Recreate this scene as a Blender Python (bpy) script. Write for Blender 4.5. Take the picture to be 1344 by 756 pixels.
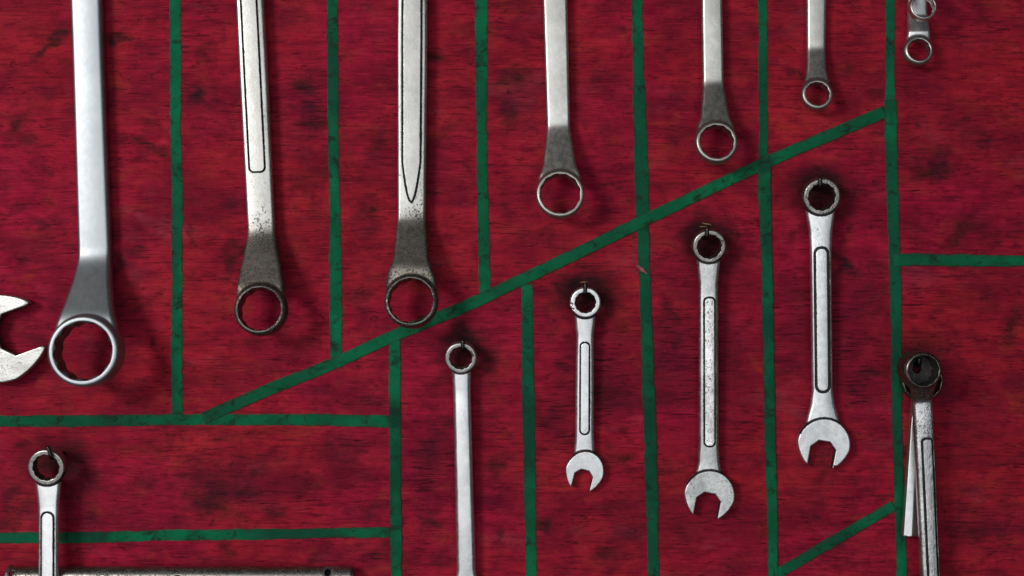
import bpy, math, random
import numpy as np
from mathutils import Vector, Matrix, noise as mnoise

for o in list(bpy.data.objects):
    bpy.data.objects.remove(o, do_unlink=True)
scene = bpy.context.scene
COL = scene.collection
S = 0.0005            # metres per unit: all measures below are in half millimetres
DIST = 1700.0         # camera distance from the board, same unit

# ------------------------------------------------------------------ camera
cd = bpy.data.cameras.new('camera')
cam = bpy.data.objects.new('camera', cd); COL.objects.link(cam)
cam.location = (0, -DIST * S, 0)
cam.rotation_euler = (math.radians(90), 0, 0)
cd.sensor_width = 36.0
cd.lens = 36.0 * DIST / 1344.0
cd.clip_start = 0.01
cd.clip_end = 50
scene.camera = cam

# ------------------------------------------------------------------ light: unseen area lamps standing in for a door and a window, dim room otherwise
world = bpy.data.worlds.new('World'); scene.world = world
world.use_nodes = True
bg = world.node_tree.nodes['Background']
bg.inputs['Color'].default_value = (0.86, 0.93, 1.0, 1)
bg.inputs['Strength'].default_value = 0.05

def area(name, loc, target, sx, sy, power, col):
    l = bpy.data.lights.new(name, 'AREA'); l.shape = 'RECTANGLE'
    l.size = sx; l.size_y = sy; l.energy = power; l.color = col
    o = bpy.data.objects.new(name, l); COL.objects.link(o)
    o.location = loc
    o.rotation_euler = (Vector(target) - Vector(loc)).to_track_quat('-Z', 'Y').to_euler()
    return o
area('door_standin_light', (-0.22, -2.4, 0.03), (0, 0, 0), 3.1, 1.85, 31, (0.94, 0.975, 1.0))
area('window_standin_light', (-1.48, -1.85, 0.58), (0, 0, 0), 0.60, 0.55, 31, (1.0, 0.97, 0.94))

scene.view_settings.view_transform = 'Standard'
scene.view_settings.look = 'None'
scene.view_settings.exposure = -0.22
scene.view_settings.gamma = 1.0
scene.view_settings.use_curve_mapping = False
scene.render.engine = 'CYCLES'

# ------------------------------------------------------------------ helpers
def W(px, py, h=0.0):
    """photo position at height h above the board -> world"""
    f = 1.0 - h / DIST
    return Vector(((px - 672) * S * f, -h * S, (378 - py) * S * f))

def tag(o, label=None, cat=None, group=None, kind=None):
    if label: o['label'] = label
    if cat: o['category'] = cat
    if group: o['group'] = group
    if kind: o['kind'] = kind
    return o

def empty(name, loc, label=None, cat=None, group=None):
    o = bpy.data.objects.new(name, None); COL.objects.link(o)
    o.empty_display_size = 0.01
    o.location = loc
    return tag(o, label, cat, group)

def mesh_obj(name, verts, faces, mat, parent=None, normals=None, attrs=None, smooth=True):
    me = bpy.data.meshes.new(name)
    verts = np.asarray(verts, np.float32)
    if isinstance(faces, np.ndarray):
        n = len(faces); k = faces.shape[1]
        me.vertices.add(len(verts)); me.vertices.foreach_set('co', verts.ravel())
        me.loops.add(n * k); me.loops.foreach_set('vertex_index', faces.astype(np.int32).ravel())
        me.polygons.add(n); me.polygons.foreach_set('loop_start', np.arange(0, n * k, k, dtype=np.int32))
        me.update(calc_edges=True)
    else:
        me.from_pydata([tuple(map(float, v)) for v in verts], [], faces)
        me.update()
    me.polygons.foreach_set('use_smooth', np.full(len(me.polygons), smooth))
    if attrs:
        for an, av in attrs.items():
            a = me.attributes.new(an, 'FLOAT', 'POINT')
            a.data.foreach_set('value', np.asarray(av, np.float32))
    if normals is not None:
        me.normals_split_custom_set_from_vertices([tuple(v) for v in normals])
    me.materials.append(mat)
    o = bpy.data.objects.new(name, me); COL.objects.link(o)
    if parent is not None: o.parent = parent
    return o

rng = np.random.RandomState(7)

# value noise in numpy (2-D), for stains and wobble
_lat = np.random.RandomState(11).rand(256, 256).astype(np.float32)
def vnoise(x, y):
    xi = np.floor(x).astype(int); yi = np.floor(y).astype(int)
    fx = x - xi; fy = y - yi
    fx = fx * fx * (3 - 2 * fx); fy = fy * fy * (3 - 2 * fy)
    a = _lat[xi & 255, yi & 255]; b = _lat[(xi + 1) & 255, yi & 255]
    c = _lat[xi & 255, (yi + 1) & 255]; d = _lat[(xi + 1) & 255, (yi + 1) & 255]
    return (a * (1 - fx) + b * fx) * (1 - fy) + (c * (1 - fx) + d * fx) * fy
def fbm(x, y, o=4):
    v = 0; a = 0.5; t = 0
    for i in range(o):
        v = v + a * vnoise(x + 17.3 * i, y + 9.1 * i); t += a
        x = x * 2.03; y = y * 2.03; a *= 0.5
    return v / t
def sstep(a, b, x):
    t = np.clip((x - a) / (b - a), 0, 1)
    return t * t * (3 - 2 * t)

# ------------------------------------------------------------------ node helper
class NT:
    def __init__(self, name):
        self.m = bpy.data.materials.new(name); self.m.use_nodes = True
        self.t = self.m.node_tree; self.t.nodes.clear()
        self.out = self.t.nodes.new('ShaderNodeOutputMaterial')
        self.b = self.t.nodes.new('ShaderNodeBsdfPrincipled')
        self.t.links.new(self.b.outputs[0], self.out.inputs[0])
    def n(self, typ, **kw):
        nd = self.t.nodes.new(typ)
        for k, v in kw.items(): setattr(nd, k, v)
        return nd
    def set(self, sock, v):
        if isinstance(v, bpy.types.NodeSocket): self.t.links.new(v, sock)
        elif isinstance(v, tuple) and len(v) == 3 and sock.type == 'RGBA': sock.default_value = (*v, 1)
        else: sock.default_value = v
    def coord(self, scale=(1, 1, 1), loc=(0, 0, 0)):
        if not hasattr(self, '_tc'): self._tc = self.n('ShaderNodeTexCoord')
        mp = self.n('ShaderNodeMapping')
        self.t.links.new(self._tc.outputs['Object'], mp.inputs[0])
        mp.inputs['Scale'].default_value = tuple(s / S for s in scale)
        mp.inputs['Location'].default_value = loc
        return mp.outputs[0]
    def noise(self, vec, scale=1.0, detail=3, rough=0.55, dist=0.0):
        nd = self.n('ShaderNodeTexNoise')
        self.t.links.new(vec, nd.inputs['Vector'])
        nd.inputs['Scale'].default_value = scale; nd.inputs['Detail'].default_value = detail
        nd.inputs['Roughness'].default_value = rough; nd.inputs['Distortion'].default_value = dist
        return nd.outputs[0]
    def ramp(self, v, a, b, lo=0.0, hi=1.0):
        nd = self.n('ShaderNodeMapRange', interpolation_type='SMOOTHSTEP')
        self.set(nd.inputs[0], v); nd.inputs[1].default_value = a; nd.inputs[2].default_value = b
        nd.inputs[3].default_value = lo; nd.inputs[4].default_value = hi
        return nd.outputs[0]
    def math(self, op, a, b=0.0, clamp=False):
        nd = self.n('ShaderNodeMath', operation=op, use_clamp=clamp)
        self.set(nd.inputs[0], a); self.set(nd.inputs[1], b)
        return nd.outputs[0]
    def mix(self, f, a, b, blend='MIX'):
        nd = self.n('ShaderNodeMix', data_type='RGBA', blend_type=blend)
        self.set(nd.inputs[0], f); self.set(nd.inputs[6], a); self.set(nd.inputs[7], b)
        return nd.outputs[2]
    def attr(self, name):
        nd = self.n('ShaderNodeAttribute', attribute_name=name)
        return nd.outputs['Fac']
    def rnd(self):
        return self.n('ShaderNodeObjectInfo').outputs['Random']
    def bump(self, h, strength=0.3, dist=1.0):
        nd = self.n('ShaderNodeBump')
        nd.inputs['Strength'].default_value = strength
        nd.inputs['Distance'].default_value = dist * S
        self.t.links.new(h, nd.inputs['Height'])
        self.t.links.new(nd.outputs[0], self.b.inputs['Normal'])

# ------------------------------------------------------------------ materials
def mat_board():
    k = NT('red_painted_plywood')
    big = k.noise(k.coord((1/260, 1, 1/190)), 1, 3, 0.5)
    big2 = k.noise(k.coord((1/120, 1, 1/80), (5.1, 0, 2.7)), 1, 4, 0.6, 0.4)
    col = k.mix(k.ramp(big, 0.38, 0.64), (0.360, 0.0140, 0.0270), (0.365, 0.0095, 0.0400))
    col = k.mix(k.ramp(big2, 0.50, 0.76, 0, 0.6), col, (0.47, 0.027, 0.033))
    dk = k.noise(k.coord((1/170, 1, 1/90), (15.1, 0, 6.7)), 1, 4, 0.6, 0.5)
    col = k.mix(k.ramp(dk, 0.42, 0.68, 0, 0.75), col, (0.155, 0.006, 0.020))
    mo = k.noise(k.coord((1/30, 1, 1/20), (8.1, 0, 3.7)), 1, 6, 0.68, 0.3)
    col = k.mix(k.ramp(mo, 0.34, 0.54, 0.66, 0.0), col, (0.165, 0.005, 0.020))
    col = k.mix(k.ramp(mo, 0.54, 0.74, 0.0, 0.40), col, (0.52, 0.022, 0.056))
    br = k.noise(k.coord((1/62, 1, 1/40), (28, 0, 33)), 1, 5, 0.62, 0.6)
    col = k.mix(k.ramp(br, 0.52, 0.72, 0.0, 0.55), col, (0.34, 0.036, 0.020))
    pu = k.noise(k.coord((1/52, 1, 1/36), (48, 0, 13)), 1, 5, 0.62, 0.6)
    col = k.mix(k.ramp(pu, 0.52, 0.72, 0.0, 0.60), col, (0.150, 0.0065, 0.024))
    # worn greyish-pink rub
    haze = k.noise(k.coord((1/120, 1, 1/60), (1.3, 0, 8.2)), 1, 5, 0.62, 0.5)
    col = k.mix(k.ramp(haze, 0.56, 0.76, 0, 0.40), col, (0.28, 0.055, 0.080))
    # broad horizontal grain
    st = k.noise(k.coord((1/95, 1, 1/13), (3, 0, 1)), 1, 5, 0.65, 0.3)
    col = k.mix(k.ramp(st, 0.36, 0.60, 0.36, 0.0), col, (0.130, 0.005, 0.017))
    fi = k.noise(k.coord((1/46, 1, 1/2.7), (7, 0, 4)), 1, 4, 0.62, 0.12)
    fm = k.noise(k.coord((1/100, 1, 1/45), (27, 0, 4)), 1, 2, 0.5)
    fam = k.math('MULTIPLY', k.ramp(fi, 0.34, 0.50, 1.0, 0.0), k.ramp(fm, 0.35, 0.65, 0.28, 0.78))
    col = k.mix(fam, col, (0.085, 0.004, 0.013))
    lt = k.noise(k.coord((1/26, 1, 1/1.7), (2, 0, 14)), 1, 2, 0.5)
    col = k.mix(k.ramp(lt, 0.58, 0.78, 0.0, 0.34), col, (0.55, 0.055, 0.085))
    # plywood checks: short hairline cracks along the grain, in patches
    cr = k.noise(k.coord((1/42, 1, 1/3.4), (11, 0, 3)), 1, 3, 0.55, 0.2)
    pa = k.noise(k.coord((1/52, 1, 1/34), (4, 0, 21)), 1, 3, 0.6)
    line = k.math('MULTIPLY', k.ramp(cr, 0.37, 0.31), k.ramp(pa, 0.40, 0.60, 0.15, 1.0))
    cr2 = k.noise(k.coord((1/130, 1, 1/9), (31, 0, 13)), 1, 3, 0.55, 0.12)
    line2 = k.ramp(k.math('ABSOLUTE', k.math('SUBTRACT', cr2, 0.5)), 0.0, 0.0085, 1.0, 0.0)
    pb = k.noise(k.coord((1/42, 1, 1/16), (14, 0, 2)), 1, 3, 0.6)
    line2 = k.math('MULTIPLY', line2, k.ramp(pb, 0.50, 0.63))
    ck = k.attr('checks')
    cr3 = k.noise(k.coord((1/48, 1, 1/3.0), (41, 0, 23)), 1, 4, 0.6, 0.15)
    thr3 = k.math('ADD', cr3, k.math('MULTIPLY', k.math('SUBTRACT', 0.9, ck), 0.16))
    line3 = k.math('MULTIPLY', k.ramp(thr3, 0.47, 0.38), k.ramp(ck, 0.05, 0.35))
    cr4 = k.noise(k.coord((1/150, 1, 1/14), (61, 0, 43)), 1, 4, 0.6, 0.15)
    line4 = k.ramp(k.math('ABSOLUTE', k.math('SUBTRACT', cr4, 0.48)), 0.0, 0.0075, 1.0, 0.0)
    pd4 = k.noise(k.coord((1/36, 1, 1/15), (54, 0, 32)), 1, 3, 0.6)
    line4 = k.math('MULTIPLY', line4, k.ramp(pd4, 0.46, 0.60))
    lines = k.math('MAXIMUM', k.math('MAXIMUM', line, line2), k.math('MAXIMUM', line3, line4))
    col = k.mix(k.math('MULTIPLY', ck, 0.34), col, (0.11, 0.006, 0.022))
    col = k.mix(k.math('MULTIPLY', lines, 0.85), col, (0.030, 0.004, 0.008))
    # hand grease: soft blotches, plus the marked stains
    bl = k.noise(k.coord((1/58, 1, 1/40), (6, 0, 9)), 1, 4, 0.58, 0.4)
    ble = k.noise(k.coord((1/230, 1, 1/200), (2, 0, 5)), 1, 2, 0.5)
    blot = k.math('MULTIPLY', k.ramp(bl, 0.47, 0.74), k.ramp(ble, 0.36, 0.60, 0.25, 0.85))
    gr = k.noise(k.coord((1/34, 1, 1/4), (9, 0, 9)), 1, 4, 0.7)
    blot = k.math('MULTIPLY', blot, k.ramp(gr, 0.25, 0.62, 0.40, 1.0))
    col = k.mix(k.math('MULTIPLY', blot, 0.78), col, (0.040, 0.006, 0.011))
    sp = k.noise(k.coord((1/17, 1, 1/11), (19, 0, 9)), 1, 6, 0.70, 0.5)
    spm = k.noise(k.coord((1/85, 1, 1/60), (39, 0, 9)), 1, 3, 0.6)
    spk = k.math('MULTIPLY', k.ramp(sp, 0.57, 0.68), k.ramp(spm, 0.42, 0.62, 0.08, 0.72))
    col = k.mix(spk, col, (0.026, 0.007, 0.009))
    sc = k.noise(k.coord((1/7, 1, 1/2.2), (71, 0, 9)), 1, 4, 0.7)
    col = k.mix(k.math('MULTIPLY', k.ramp(sc, 0.60, 0.72), k.ramp(spm, 0.62, 0.42, 0.0, 0.35)), col, (0.42, 0.060, 0.075))
    stn = k.attr('stain')
    sn = k.noise(k.coord((1/24, 1, 1/4), (2, 0, 77)), 1, 4, 0.7)
    sm = k.noise(k.coord((1/13, 1, 1/9), (21, 0, 7)), 1, 5, 0.65, 0.3)
    sh = k.math('ADD', stn, k.math('MULTIPLY', k.math('SUBTRACT', sm, 0.5), 1.0))
    sh = k.math('MULTIPLY', k.ramp(sh, 0.0, 1.15), k.ramp(stn, 0.0, 0.18))
    stn2 = k.math('MULTIPLY', sh, k.ramp(sn, 0.24, 0.62, 0.60, 1.08), True)
    col = k.mix(k.math('MULTIPLY', stn2, 0.95), col, k.mix(k.ramp(pu, 0.4, 0.6), (0.026, 0.010, 0.007), (0.018, 0.008, 0.014)))
    col = k.mix(k.math('MULTIPLY', k.attr('grease_shade'), k.ramp(sm, 0.25, 0.65, 0.80, 1.0), True), col, (0.013, 0.007, 0.008))
    k.set(k.b.inputs['Base Color'], col)
    k.set(k.b.inputs['Roughness'], k.ramp(big2, 0.3, 0.7, 0.78, 0.66))
    k.b.inputs['Specular IOR Level'].default_value = 0.05
    h = k.math('SUBTRACT', k.math('ADD', k.math('MULTIPLY', fi, 0.8), k.math('MULTIPLY', st, 0.7)), k.math('MULTIPLY', lines, 1.2))
    k.bump(h, 0.40, 0.9)
    return k.m

def mat_tape():
    k = NT('green_cloth_tape')
    big = k.noise(k.coord((1/60, 1, 1/60)), 1, 4, 0.6)
    col = k.mix(k.ramp(big, 0.35, 0.65), (0.0035, 0.092, 0.038), (0.0045, 0.152, 0.064))
    fade = k.noise(k.coord((1/240, 1, 1/240), (3, 0, 3)), 1, 2, 0.5)
    col = k.mix(k.ramp(fade, 0.42, 0.60, 0, 0.55), col, (0.0065, 0.062, 0.034))
    dirt = k.noise(k.coord((1/22, 1, 1/17), (8, 0, 1)), 1, 5, 0.68, 0.5)
    col = k.mix(k.ramp(dirt, 0.51, 0.69, 0, 0.85), col, (0.011, 0.017, 0.013))
    sp = k.noise(k.coord((1/5, 1, 1/5), (1, 0, 8)), 1, 3, 0.6)
    col = k.mix(k.ramp(sp, 0.62, 0.76, 0, 0.75), col, (0.008, 0.012, 0.010))
    col = k.mix(k.math('MULTIPLY', k.attr('soil'), k.ramp(big, 0.3, 0.65, 0.9, 0.5)), col, (0.0070, 0.036, 0.024))
    ed = k.attr('edge')
    en = k.noise(k.coord((1/13, 1, 1/13), (4, 0, 8)), 1, 3, 0.6)
    col = k.mix(k.math('MULTIPLY', ed, k.ramp(en, 0.42, 0.64, 0.15, 0.90)), col, (0.040, 0.019, 0.014))
    # cloth weave
    wv = k.n('ShaderNodeTexWave', wave_type='BANDS', bands_direction='DIAGONAL')
    k.t.links.new(k.coord((1, 1, 1)), wv.inputs[0]); wv.inputs['Scale'].default_value = 0.12
    wv.inputs['Distortion'].default_value = 0.6
    col = k.mix(k.math('MULTIPLY', wv.outputs['Fac'], 0.05), col, (0.05, 0.24, 0.16))
    k.set(k.b.inputs['Base Color'], col)
    k.b.inputs['Roughness'].default_value = 0.85
    k.b.inputs['Specular IOR Level'].default_value = 0.05
    k.bump(k.math('ADD', k.math('MULTIPLY', wv.outputs['Fac'], 0.12), k.math('MULTIPLY', sp, 0.9)), 0.5, 0.5)
    return k.m

def mat_steel(name, base, rough, tarn=(0.20, 0.185, 0.165), spots=0.25, spotth=0.60, bumpy=0.25, scratch=0.10, rvar=0.10, mot=0.86):
    """satin chromed / forged steel; attributes: grime = caked dirt plus painted bore, socket and neck shade, patina = brown oxide plus painted neck, rim and bore shade"""
    k = NT(name)
    r = k.rnd()
    ofs = k.n('ShaderNodeCombineXYZ')
    for i, mlt in enumerate((37.0, 11.0, 53.0)): k.set(ofs.inputs[i], k.math('MULTIPLY', r, mlt))
    def c(scale):
        v = k.n('ShaderNodeVectorMath', operation='ADD')
        k.t.links.new(k.coord(scale), v.inputs[0]); k.t.links.new(ofs.outputs[0], v.inputs[1])
        return v.outputs[0]
    big = k.noise(c((1/34, 1/34, 1/46)), 1, 4, 0.6, 0.3)
    col = k.mix(k.ramp(big, 0.34, 0.68), tuple(b * mot for b in base), base)
    pit = k.noise(c((1/2.4, 1/2.4, 1/3.0)), 1, 4, 0.7)
    patch = k.noise(c((1/26, 1/26, 1/60)), 1, 3, 0.6)
    grime_shade = k.attr('grime_shade'); pat = k.attr('patina_shade')
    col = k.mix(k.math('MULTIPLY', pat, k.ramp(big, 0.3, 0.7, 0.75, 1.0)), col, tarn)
    thr = k.math('ADD', pit, k.math('MULTIPLY', k.math('SUBTRACT', patch, 0.5), 0.42))
    thr = k.math('ADD', thr, k.math('MULTIPLY', pat, 0.07))
    sp = k.math('MULTIPLY', k.math('MULTIPLY', k.ramp(thr, spotth, spotth + 0.11), spots), k.attr('pits'))
    gn = k.noise(c((1/4.0, 1/4.0, 1/5.0)), 1, 3, 0.6)
    gr = k.ramp(k.math('ADD', grime_shade, k.math('MULTIPLY', k.math('SUBTRACT', gn, 0.5), 0.9)), 0.40, 0.72)
    gr = k.math('MULTIPLY', gr, k.ramp(grime_shade, 0.02, 0.2))
    dirt = k.math('MAXIMUM', sp, gr, True)
    col = k.mix(dirt, col, (0.018, 0.016, 0.015))
    k.set(k.b.inputs['Base Color'], col)
    k.set(k.b.inputs['Metallic'], k.math('SUBTRACT', 1.0, k.math('MULTIPLY', dirt, 0.85)))
    fine = k.noise(c((1/7, 1/7, 1/9)), 1, 3, 0.6)
    ro = k.math('ADD', k.ramp(fine, 0.3, 0.7, rough - rvar * 0.5, rough + rvar * 0.5), k.math('MULTIPLY', dirt, 0.25))
    k.set(k.b.inputs['Roughness'], ro)
    sc = k.noise(c((1/1.6, 1/1.6, 1/30)), 1, 2, 0.5)
    h = k.math('ADD', k.math('MULTIPLY', fine, 0.55), k.math('MULTIPLY', sc, scratch))
    h = k.math('SUBTRACT', k.math('ADD', h, k.math('MULTIPLY', pit, 0.25)), k.math('MULTIPLY', sp, 0.5))
    k.bump(h, bumpy, 1.0)
    return k.m

def mat_simple(name, col, rough, metal=0.0, var=0.3, bumpy=0.2):
    k = NT(name)
    n = k.noise(k.coord((1/9, 1/9, 1/9)), 1, 4, 0.6)
    k.set(k.b.inputs['Base Color'], k.mix(k.ramp(n, 0.3, 0.7), tuple(c * (1 - var) for c in col), col))
    k.b.inputs['Roughness'].default_value = rough
    k.b.inputs['Metallic'].default_value = metal
    k.bump(n, bumpy, 1.0)
    return k.m

M_BOARD = mat_board()
M_TAPE = mat_tape()
M_SATIN = mat_steel('satin_chrome_steel', (0.345, 0.37, 0.388), 0.45, spots=0.30, spotth=0.69, bumpy=0.05, mot=0.90, rvar=0.03)
M_WORN = mat_steel('worn_forged_steel', (0.52, 0.51, 0.485), 0.42, tarn=(0.175, 0.15, 0.118), spots=0.85, spotth=0.585, bumpy=0.35)
M_NICKEL = mat_steel('warm_nickel_steel', (0.62, 0.605, 0.57), 0.42, tarn=(0.215, 0.19, 0.155), spots=0.22, spotth=0.66, bumpy=0.16)
M_CHROME = mat_steel('bright_chrome_steel', (0.75, 0.755, 0.76), 0.38, tarn=(0.33, 0.315, 0.29), spots=0.45, spotth=0.66, bumpy=0.18)
M_MOTTLE = mat_steel('mottled_chrome_steel', (0.66, 0.66, 0.645), 0.36, tarn=(0.30, 0.28, 0.25), spots=0.45, spotth=0.61, bumpy=0.35, mot=0.62)
M_DARK = mat_steel('dark_oiled_steel', (0.40, 0.385, 0.36), 0.33, tarn=(0.10, 0.085, 0.07), spots=0.85, spotth=0.57, bumpy=0.35)
M_ROUGH = mat_steel('hammered_worn_steel', (0.62, 0.62, 0.615), 0.33, tarn=(0.16, 0.14, 0.12), spots=0.85, spotth=0.57, bumpy=0.95, mot=0.7)
M_EMBOSS = mat_steel('embossed_worn_chrome', (0.84, 0.83, 0.81), 0.34, tarn=(0.2, 0.18, 0.15), spots=0.6, spotth=0.58, bumpy=0.75, mot=0.62)
M_NAIL = mat_steel('black_nail_steel', (0.05, 0.045, 0.042), 0.36, tarn=(0.03, 0.025, 0.02), spots=0.5, spotth=0.6, bumpy=0.3)
M_WOOD = mat_simple('bare_wood', (0.24, 0.135, 0.05), 0.7)
M_LINT = mat_simple('pinkish_torn_paper', (0.25, 0.105, 0.095), 0.85)

# ------------------------------------------------------------------ the board
def build_board():
    def lines(a, b, lo, hi, st):
        ins = np.arange(a, b + 0.1, st)
        return np.concatenate([np.linspace(lo, a, 14)[:-1], ins, np.linspace(b, hi, 14)[1:]])
    xs = lines(-60, 1404, -420, 1764, 3.0); ys = lines(-60, 816, -420, 1176, 3.0)
    X, Y = np.meshgrid(xs, ys)
    x = X.ravel(); y = Y.ravel()
    wx = x + 34 * (fbm(x / 24, y / 15) - 0.5); wy = y + 22 * (fbm(x / 24 + 40, y / 15 + 7) - 0.5)
    st = np.zeros_like(x)
    grease_shade = np.zeros_like(x)
    for (cx, cy, rx, ry, s) in GREASE_SHADE:
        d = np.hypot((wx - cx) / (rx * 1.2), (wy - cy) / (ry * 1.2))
        grease_shade = 1 - (1 - grease_shade) * (1 - min(.96, s * 1.15) * (1 - sstep(0.15, 1.35, d)))
    gz = np.zeros_like(x)
    for (cx, cy, rx, ry, s) in ZONES:
        d = np.hypot((wx + (wx - x) - cx) / rx, (wy + (wy - y) - cy) / ry)
        gz = np.maximum(gz, s * (1 - sstep(0.3, 1.3, d)))
    for (cx, cy, rx, ry, ang, s) in STAINS:
        c, sn = math.cos(math.radians(ang)), math.sin(math.radians(ang))
        dx, dy = wx - cx, wy - cy
        u = (dx * c + dy * sn) / (rx * 1.3); v = (-dx * sn + dy * c) / (ry * 1.25)
        d = np.sqrt(u * u + v * v)
        st = 1 - (1 - st) * (1 - min(.97, s * (1.25 if rx * ry > 110 else 1.0)) * (1 - sstep(0.1, 1.45, d)))
    # run of dirt where fingers pick the tools off their hooks
    V = np.stack([(x - 672) * S, np.zeros_like(x), (378 - y) * S], 1)
    n0, n1 = len(xs), len(ys)
    idx = np.arange(n0 * n1).reshape(n1, n0)
    F = np.stack([idx[:-1, :-1].ravel(), idx[1:, :-1].ravel(), idx[1:, 1:].ravel(), idx[:-1, 1:].ravel()], 1)
    nf = len(V)
    # back and rim: 18 mm plywood
    b = 36 * S
    cs = [idx[0, 0], idx[0, -1], idx[-1, -1], idx[-1, 0]]
    o = mesh_obj('tool_board', V, F, M_BOARD, attrs={'stain': st, 'grease_shade': grease_shade, 'checks': gz})
    tag(o, kind='structure', label='red painted plywood tool board with green tape lines and dark grease stains')
    import bmesh
    bm = bmesh.new()
    p = [V[i] for i in cs]
    vv = [bm.verts.new(tuple(q)) for q in p] + [bm.verts.new((q[0], b, q[2])) for q in p]
    for i in range(4):
        j = (i + 1) % 4
        bm.faces.new((vv[i], vv[j], vv[4 + j], vv[4 + i]))
    bm.faces.new((vv[4], vv[5], vv[6], vv[7]))
    me = bpy.data.meshes.new('board_edge'); bm.to_mesh(me); bm.free()
    me.materials.append(M_WOOD)
    e = bpy.data.objects.new('board_edge', me); COL.objects.link(e); e.parent = o
    return o

GREASE_SHADE = [  # hand grease built up round the nails, plus shade painted inside the hung rings
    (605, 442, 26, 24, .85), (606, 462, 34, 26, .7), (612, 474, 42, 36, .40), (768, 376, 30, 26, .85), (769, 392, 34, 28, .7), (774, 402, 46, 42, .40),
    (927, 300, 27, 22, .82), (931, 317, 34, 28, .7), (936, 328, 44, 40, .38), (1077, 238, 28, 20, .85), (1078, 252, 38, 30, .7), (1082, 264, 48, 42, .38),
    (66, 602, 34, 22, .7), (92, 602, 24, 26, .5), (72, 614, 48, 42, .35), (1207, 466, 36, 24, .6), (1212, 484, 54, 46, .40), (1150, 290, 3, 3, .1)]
ZONES = [  # where the veneer has opened along the grain
    (770, 500, 70, 70, .9), (740, 560, 50, 60, .9), (910, 470, 70, 90, 1.0), (960, 560, 50, 50, .8), (1090, 430, 80, 90, .9), (1130, 500, 50, 50, .8), (565, 610, 40, 80, .9), (640, 640, 40, 60, .7),
    (1290, 690, 60, 40, .8), (1300, 520, 50, 40, .6), (410, 140, 40, 40, .9), (200, 100, 30, 60, .5), (800, 110, 40, 40, .7), (950, 120, 60, 40, .5), (350, 650, 90, 40, .6), (150, 460, 50, 60, .4),
    (690, 140, 40, 60, .5), (590, 90, 30, 60, .5), (1250, 330, 80, 40, .4), (460, 590, 50, 30, .6), (820, 700, 40, 50, .6), (280, 150, 30, 60, .5)]
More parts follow.
